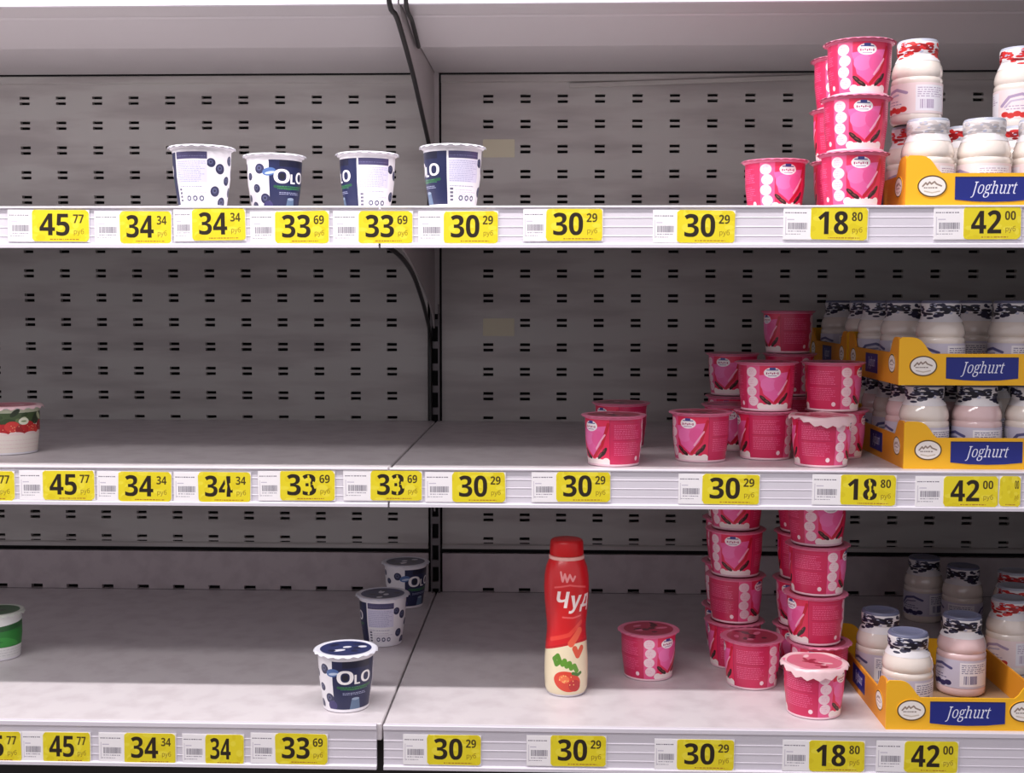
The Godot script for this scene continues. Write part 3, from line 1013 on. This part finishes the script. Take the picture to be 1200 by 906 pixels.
func prices() -> void:
	var faces := {}
	# shelf, left end of the card, left and right end of the yellow field, middle height, price, cents
	var rows := [
	[1, -0.5217, -0.4867, -0.4073, 1.0998, "45", "77"],
	[1, -0.3989, -0.3629, -0.2910, 1.0973, "34", "34"],
	[1, -0.2873, -0.2610, -0.1870, 1.1008, "34", "34"],
	[1, -0.1799, -0.1454, -0.0706, 1.0972, "33", "69"],
	[1, -0.0646, -0.0291, 0.0454, 1.0971, "33", "69"],
	[1, 0.0537, 0.0891, 0.1632, 1.0970, "30", "29"],
	[1, 0.1984, 0.2301, 0.3073, 1.1004, "30", "29"],
	[1, 0.3762, 0.4088, 0.4877, 1.0979, "30", "29"],
	[1, 0.5537, 0.5907, 0.6679, 1.1018, "18", "80"],
	[1, 0.7574, 0.7975, 0.8741, 1.1025, "42", "00"],
	[2, -0.6740, -0.6367, -0.5571, 0.7201, "45", "77"],
	[2, -0.5494, -0.5135, -0.4369, 0.7216, "45", "77"],
	[2, -0.4331, -0.4012, -0.3223, 0.7204, "34", "34"],
	[2, -0.3185, -0.2817, -0.2044, 0.7205, "34", "34"],
	[2, -0.1930, -0.1602, -0.0795, 0.7232, "33", "69"],
	[2, -0.0669, -0.0267, 0.0486, 0.7241, "33", "69"],
	[2, 0.0536, 0.0936, 0.1710, 0.7230, "30", "29"],
	[2, 0.2096, 0.2457, 0.3239, 0.7240, "30", "29"],
	[2, 0.4229, 0.4575, 0.5399, 0.7223, "30", "29"],
	[2, 0.6160, 0.6565, 0.7359, 0.7224, "18", "80"],
	[2, 0.7640, 0.8042, 0.8819, 0.7209, "42", "00"],
	[2, 0.8831, 0.8840, 0.9134, 0.7214, "", "00"],
	[3, -0.6344, -0.5957, -0.5211, 0.3545, "45", "77"],
	[3, -0.5199, -0.4888, -0.4207, 0.3554, "45", "77"],
	[3, -0.4084, -0.3713, -0.2973, 0.3552, "34", "34"],
	[3, -0.2875, -0.2543, -0.1991, 0.3550, "34", ""],
	[3, -0.1892, -0.1537, -0.0792, 0.3576, "33", "69"],
	[3, 0.0292, 0.0632, 0.1395, 0.3589, "30", "29"],
	[3, 0.2048, 0.2386, 0.3168, 0.3601, "30", "29"],
	[3, 0.3852, 0.4163, 0.4964, 0.3571, "30", "29"],
	[3, 0.5643, 0.6011, 0.6782, 0.3579, "18", "80"],
	[3, 0.6948, 0.7338, 0.8081, 0.3586, "42", "00"]]
	var done := {}
	var nth := ["leftmost", "second from left", "third from left", "fourth from left", "fifth from left", "sixth from left", "seventh from left", "eighth from left", "ninth from left", "tenth from left", "eleventh from left", "rightmost"]
	var front := {1: 0.8013, 2: 0.7233, 3: 0.8043}
	var rail_word := {1: "upper", 2: "middle", 3: "bottom"}
	for i in rows.size():
		var r: Array = rows[i]
		var word: String = rail_word[r[0]]
		var at: int = done.get(r[0], 0)
		done[r[0]] = at + 1
		var label := "yellow and white price tag reading %s %s, %s on the %s rail" % [r[5], r[6], nth[at], word]
		if r[5] == "": label = "narrow yellow tag end reading 00 at the right end of the middle rail"
		if r[6] == "": label = "yellow and white price tag reading 34 without cents, %s on the bottom rail" % nth[at]
		var cy: float = r[4] - (0.0012 if r[0] == 1 else 0.0)
		var worn: bool = r[0] == 2 and ((r[5] == "34" and at == 3) or r[5] == "33" or r[5] == "18")
		var key: String = r[5] + r[6] + str(worn)
		if not faces.has(key): faces[key] = printed(price_face(r[5], r[6], worn), 0.4)
		var half := 0.0225
		var t := thing("price_tag", label, "price tag", Vector3((r[1] + r[3]) / 2.0, cy - half, front[r[0]] + 0.0002), 0.0, "price tags on the shelf rails")
		t.rotation.z = rng.randf_range(-0.012, 0.012)
		var w: float = r[3] - r[1]
		var f0: float = r[2] - (r[1] + r[3]) / 2.0
		part("card", slab_mesh(PackedVector2Array([Vector2(-w / 2, 0), Vector2(w / 2 + 0.001, 0), Vector2(w / 2 + 0.001, 2 * half), Vector2(-w / 2, 2 * half)]), 0.0, 0.0008, M.tag_back), t)
		if r[5]:
			part("printed_slip", slab_mesh(PackedVector2Array([Vector2(-w / 2 + 0.0005, 0.001), Vector2(f0 + 0.002, 0.001), Vector2(f0 + 0.002, 2 * half - 0.001), Vector2(-w / 2 + 0.0005, 2 * half - 0.001)]), 0.0008, 0.0010, M.tag_card), t, Vector3.ZERO, "white slip with a barcode and small print")
		part("price_field", slab_mesh(round_rect(f0, 0.0008, w / 2, 2 * half - 0.0003, 0.005, 0.0006), 0.0009, 0.0014, faces[key]), t, Vector3.ZERO, "bright yellow field with dark numerals")

func place(proto: Node3D, spots: Array, y: float, group: String) -> void:
	for s in spots:
		var at := Vector3(s[0], s[3] if s.size() > 5 else y, s[1])
		var o: Node3D
		if not proto.has_meta("set"):
			proto.set_meta("set", true)
			o = proto
			o.position = at
			o.rotation.y = face(s[0], s[1], s[2])
			o.set_meta("label", s[-1])
			o.set_meta("group", group)
		else:
			o = copy_of(proto, s[-1], at, face(s[0], s[1], s[2]), group)

func goods() -> void:
	# ---- white and navy blueberry cups
	var navy := make_cup("blueberry_yogurt_cup", 0.045, 0.0335, 0.088, M.navy, M.white, M.navy_lid, M.white, 20, 0.0022)
	var g := "white and navy blueberry yogurt cups"
	place(navy, [
		[-0.2619, 0.748, 116.0, "white blueberry yogurt cup showing its printed table, leftmost on the upper shelf"],
		[-0.1807, 0.6464, -40.0, "navy-faced blueberry yogurt cup, second from left on the upper shelf"],
		[-0.0371, 0.6648, 77.0, "smaller-looking navy and white blueberry cup left of the cable, third on the upper shelf"],
		[0.0968, 0.748, 66.0, "navy and white blueberry cup standing just right of the upright on the upper shelf"]], H1, g)
	place(navy, [
		[-0.065, 0.725, -22.0, "navy blueberry yogurt cup with white lettering at the front of the bottom deck"],
		[-0.058, 0.382, 98.0, "white blueberry yogurt cup showing its printed table, middle one on the bottom deck"],
		[-0.050, 0.116, -50.0, "navy and white blueberry cup at the back of the bottom deck beside the upright"]], H3, g)
	# ---- two cups cut by the left edge
	var st := make_cup("strawberry_yogurt_cup", 0.052, 0.044, 0.078, M.straw, M.white, M.foil_lid, M.white, 20, 0.004)
	st.position = Vector3(-0.640, H2, 0.556)
	st.rotation.y = face(-0.640, 0.556, 30.0)
	st.set_meta("label", "white yogurt cup with strawberries and green leaves alone on the left of the middle shelf")
	var gr := make_cup("green_yogurt_cup", 0.041, 0.034, 0.080, M.green, M.white, M.green_lid, M.white, 20, 0.004)
	gr.position = Vector3(-0.694, H3, 0.494)
	gr.set_meta("label", "green and white yogurt cup at the left edge of the bottom deck")
	# ---- pink cups
	var pink := make_cup("pink_yogurt_cup", 0.047, 0.0385, 0.076, M.pink, M.pink_rim, M.pink_lid, M.pink_base, 24, 0.0016)
	g = "pink dessert cups"
	var h := 0.0765
	place(pink, [
		[0.5657, 0.665, 110.0, "single pink dessert cup left of the tall stack on the upper shelf"],
		[0.6590, 0.752, 122.0, "lowest pink cup of the front stack on the upper shelf"],
		[0.6615, 0.750, 122.0, H1 + h, 0, "middle pink cup of the front stack on the upper shelf"],
		[0.6655, 0.748, 122.0, H1 + 2 * h, 0, "topmost pink cup of the front stack on the upper shelf"],
		[0.6690, 0.652, 60.0, "lowest pink cup of the rear stack on the upper shelf"],
		[0.6700, 0.640, 60.0, H1 + h, 0, "middle pink cup of the rear stack on the upper shelf"],
		[0.6720, 0.630, 118.0, H1 + 2 * h, 0, "topmost pink cup of the rear stack on the upper shelf"]], H1, g)
	place(pink, [
		[0.332, 0.654, 8.0, "leftmost pink cup at the front edge of the middle shelf"],
		[0.355, 0.430, 5.0, "pink cup hidden behind the leftmost one on the middle shelf"],
		[0.469, 0.600, -17.0, "pink cup with its badge forward, second from left at the front of the middle shelf"],
		[0.574, 0.568, 35.0, "pink cup under the upright pair, third from left on the middle shelf"],
		[0.536, 0.455, -40.0, "shaded pink cup in the gap behind the second and third on the middle shelf"],
		[0.690, 0.548, 60.0, "shaded pink cup behind the foil-edged one on the middle shelf"],
		[0.5735, 0.575, 124.0, H2 + h, 0, "left pink cup of the second layer, badge forward, on the middle shelf"],
		[0.6765, 0.575, 63.0, H2 + h, 0, "right pink cup of the second layer, text forward, on the middle shelf"],
		[0.566, 0.262, 150.0, "lower pink cup of the dark rear pair on the middle shelf"],
		[0.566, 0.262, -20.0, H2 + h, 0, "upper pink cup of the dark rear pair on the middle shelf"],
		[0.668, 0.262, 0.0, "lowest pink cup of the dark rear stack of three on the middle shelf"],
		[0.668, 0.262, 50.0, H2 + h, 0, "middle pink cup of the dark rear stack of three on the middle shelf"],
		[0.664, 0.264, 18.0, H2 + 2 * h, 0, "topmost pink cup of the dark rear stack of three, highest on the middle shelf"]], H2, g)
	place(pink, [
		[0.395, 0.553, 90.0, "single pink cup standing alone right of the red bottle"],
		[0.5545, 0.592, 42.0, "pink cup in front of the left stack on the bottom deck"],
		[0.542, 0.487, 40.0, "lowest pink cup of the left stack on the bottom deck"],
		[0.543, 0.487, 73.0, H3 + h, 0, "second pink cup from below in the left stack on the bottom deck"],
		[0.542, 0.488, 142.0, H3 + 2 * h, 0, "third pink cup from below in the left stack on the bottom deck"],
		[0.542, 0.487, 146.0, H3 + 3 * h, 0, "topmost pink cup of the left stack on the bottom deck"],
		[0.550, 0.382, 10.0, "lowest pink cup of the stack behind the left stack on the bottom deck"],
		[0.549, 0.382, -20.0, H3 + h, 0, "second pink cup of the stack behind the left stack on the bottom deck"],
		[0.550, 0.382, -30.0, H3 + 2 * h, 0, "third pink cup of the stack behind the left stack on the bottom deck"],
		[0.549, 0.383, 20.0, H3 + 3 * h, 0, "topmost pink cup of the stack behind the left stack on the bottom deck"],
		[0.655, 0.612, 150.0, "lowest pink cup of the right stack on the bottom deck"],
		[0.648, 0.612, 14.0, H3 + h, 0, "second pink cup from below in the right stack on the bottom deck"],
		[0.650, 0.612, 60.0, H3 + 2 * h, 0, "third pink cup from below in the right stack on the bottom deck"],
		[0.648, 0.612, 107.0, H3 + 3 * h, 0, "topmost pink cup of the right stack on the bottom deck"],
		[0.651, 0.508, -20.0, "lowest pink cup of the stack behind the right stack on the bottom deck"],
		[0.650, 0.508, -10.0, H3 + h, 0, "second pink cup of the stack behind the right stack on the bottom deck"],
		[0.651, 0.507, 60.0, H3 + 2 * h, 0, "third pink cup of the stack behind the right stack on the bottom deck"],
		[0.650, 0.508, 115.0, H3 + 3 * h, 0, "topmost pink cup of the stack behind the right stack on the bottom deck"]], H3, g)
	var loose := make_cup("pink_yogurt_cup", 0.047, 0.0385, 0.076, M.pink, M.pink_rim, M.foil_lid, M.pink_base, 18, 0.004, 0.55)
	place(loose, [
		[0.644, 0.650, 51.0, H2, 0, "pink cup with a crumpled pale foil edge, rightmost at the front of the middle shelf"],
		[0.624, 0.724, 71.0, H3, 0, "pink cup with a crumpled foil lid at the front of the bottom deck"]], H2, g)
	bottle()
	jars()

func bottle() -> void:
	var t := thing("drink_bottle", "red yogurt drink bottle with red cap and strawberry label alone on the bottom deck", "bottle", Vector3(0.262, H3, 0.645))
	t.rotation.y = face(0.262, 0.645, 8.0)
	var body := [Vector2(0.030, 0.004), Vector2(0.0325, 0.010), Vector2(0.0335, 0.03), Vector2(0.0332, 0.055), Vector2(0.0318, 0.078), Vector2(0.0302, 0.096), Vector2(0.0300, 0.108), Vector2(0.0318, 0.126), Vector2(0.0338, 0.148), Vector2(0.0345, 0.166), Vector2(0.0338, 0.182), Vector2(0.0315, 0.196), Vector2(0.0282, 0.205), Vector2(0.0262, 0.209)]
	part("printed_sleeve", lathe_mesh(body, printed(bottle_print(), 0.3, 0.6), 56), t)
	part("foot", lathe_mesh([Vector2(0, 0.004), Vector2(0.020, 0.004), Vector2(0.024, 0.0), Vector2(0.028, 0.0008), Vector2(0.030, 0.004)], M.white, 48), t)
	part("neck_ring", lathe_mesh([Vector2(0.0240, 0.209), Vector2(0.0268, 0.209), Vector2(0.0272, 0.211), Vector2(0.0268, 0.2135), Vector2(0.0225, 0.2145)], plain(Color(0.96, 0.72, 0.68), 0.4), 48), t, Vector3.ZERO, "pale ring under the cap")
	var st := begin()
	lathe(st, [Vector2(0.0225, 0.2145), Vector2(0.0252, 0.2148), Vector2(0.0256, 0.217), Vector2(0.0250, 0.233), Vector2(0.0240, 0.2365), Vector2(0.0215, 0.2385), Vector2(0.0, 0.239)], 120, 0.0, 1.0, 0.010, 40)
	part("screw_cap", finish(st, plain(Color(0.80, 0.05, 0.08), 0.35)), t)

func jars() -> void:
	var blue := make_jar("yogurt_jar", M.label_blue, M.cover_blue, M.glass)
	var rose := make_jar("yogurt_jar", M.label_blue, M.cover_blue, M.glass_rose)
	var white := make_jar("yogurt_jar", M.label_red, M.cover_white, M.glass)
	var red := make_jar("yogurt_jar", M.label_red, M.cover_red, M.glass)
	var T := 0.0032
	var jh := 0.1206
	# upper shelf
	make_tray("bright yellow cardboard tray of jars on the upper shelf", Vector3(0.8405, H1, 0.790), 0.236, 0.31)
	var g := "yogurt jars in yellow trays"
	var y := H1 + T
	place(white, [
		[0.7620, 0.7495, 0.0, y, 0, "pale-lidded white jar at the left front of the upper tray, under a red-lidded jar"],
		[0.8400, 0.7495, 40.0, y, 0, "pale-lidded white jar in the middle front of the upper tray, nothing on it"],
		[0.9170, 0.7495, -30.0, y, 0, "pale-lidded white jar at the right front of the upper tray"]], y, g)
	place(red, [
		[0.7620, 0.6720, 10.0, y, 0, "red-lidded jar in the second row of the upper tray, left column"],
		[0.8400, 0.6720, 60.0, y, 0, "red-lidded jar in the second row of the upper tray, middle column"],
		[0.9170, 0.6720, 80.0, y, 0, "red-lidded jar in the second row of the upper tray, right column"],
		[0.9170, 0.5950, 20.0, y, 0, "red-lidded jar in the third row of the upper tray, right column"],
		[0.7640, 0.6840, 30.0, y + jh, 0, "red-lidded white jar standing on the left jars, right of the tall pink stack"],
		[0.9300, 0.6300, -25.0, y + jh, 0, "red-lidded jar with strawberry label standing on the right jars of the upper tray"]], y, g)
	# middle shelf, two trays one on the other
	make_tray("lower yellow tray of the two stacked on the middle shelf", Vector3(0.8760, H2, 0.690), 0.240, 0.31)
	y = H2 + T
	place(blue, [
		[0.7965, 0.6480, 10.0, y, 0, "white jar at the left front of the lower tray on the middle shelf"],
		[0.9535, 0.6480, -20.0, y, 0, "white jar at the right front of the lower tray on the middle shelf"],
		[0.7965, 0.4940, 0.0, y, 0, "white jar third from the front in the left column of the lower middle tray"],
		[0.9480, 0.4940, 0.0, y, 0, "white jar third from the front in the right column of the lower middle tray"]], y, g)
	place(rose, [
		[0.8745, 0.6480, 35.0, y, 0, "rosy jar at the middle front of the lower tray on the middle shelf"],
		[0.7965, 0.5710, 50.0, y, 0, "rosy jar second from the front in the left column of the lower middle tray"],
		[0.8745, 0.5710, 0.0, y, 0, "rosy jar second from the front in the middle column of the lower middle tray"],
		[0.7965, 0.4170, 50.0, y, 0, "rosy jar at the back of the left column of the lower middle tray"]], y, g)
	y = H2 + T + jh
	make_tray("upper yellow tray of the two stacked on the middle shelf", Vector3(0.8650, y, 0.694), 0.240, 0.31)
	y += T
	place(blue, [
		[0.8200, 0.640, 10.0, y, 0, "white jar with dark berry lid, left one at the front of the upper middle tray"],
		[0.9330, 0.625, 30.0, y, 0, "white jar with dark berry lid, right one at the front of the upper middle tray"],
		[0.7990, 0.520, 60.0, y, 0, "shaded jar with dark lid behind the left front one in the upper middle tray"],
		[0.9080, 0.520, 60.0, y, 0, "shaded jar with dark lid behind the right front one in the upper middle tray"],
		[0.7860, 0.425, -10.0, y, 0, "jar with dark lid at the left rear of the upper middle tray"]], y, g)
	# middle shelf, the pair of trays behind
	make_tray("lower yellow tray in the dark behind the front trays of the middle shelf", Vector3(0.8700, H2, 0.350), 0.240, 0.31)
	y = H2 + T
	place(blue, [
		[0.7960, 0.300, 0.0, y, 0, "jar at the left front of the lower tray at the back of the middle shelf"],
		[0.7960, 0.095, 0.0, y, 0, "jar at the left back of the lower tray at the back of the middle shelf"],
		[0.9480, 0.200, 0.0, y, 0, "jar on the right of the lower tray at the back of the middle shelf"]], y, g)
	y = H2 + T + jh
	make_tray("upper yellow tray in the dark behind the front trays of the middle shelf", Vector3(0.8700, y, 0.350), 0.240, 0.31)
	y += T
	place(blue, [
		[0.7940, 0.300, 30.0, y, 0, "dim jar at the left front of the rear upper tray on the middle shelf"],
		[0.7940, 0.105, 30.0, y, 0, "dim jar at the left back of the rear upper tray on the middle shelf"],
		[0.9480, 0.290, 30.0, y, 0, "dim jar at the right of the upper tray at the back of the middle shelf"]], y, g)
	# bottom deck
	make_tray("half-empty yellow tray of jars on the bottom deck", Vector3(0.8230, H3, 0.796), 0.226, 0.31)
	y = H3 + T
	place(blue, [
		[0.7570, 0.7300, 10.0, y, 0, "white jar with dark berry lid at the left front of the bottom tray"],
		[0.7500, 0.6050, 40.0, y, 0, "jar with dark lid second in the left column of the bottom tray"],
		[0.9420, 0.1850, 10.0, H3, 0, "dim jar at the back of the bottom deck, left one behind the tray"],
		[0.9900, 0.2600, 70.0, H3, 0, "dim jar at the back of the bottom deck, right one behind the tray"]], y, g)
	place(rose, [
		[0.8680, 0.6280, 30.0, y, 0, "rosy jar with navy lid standing in the middle of the bottom tray"]], y, g)
	place(red, [
		[0.9850, 0.5050, 10.0, H3, 0, "jar with red berry lid right of the bottom tray, the nearer one"],
		[1.0680, 0.3000, 40.0, H3, 0, "jar with red berry lid right of the bottom tray, the farther one"],
		[1.0250, 0.4180, 40.0, H3, 0, "jar with red berry lid right of the bottom tray, the middle one"]], y, g)
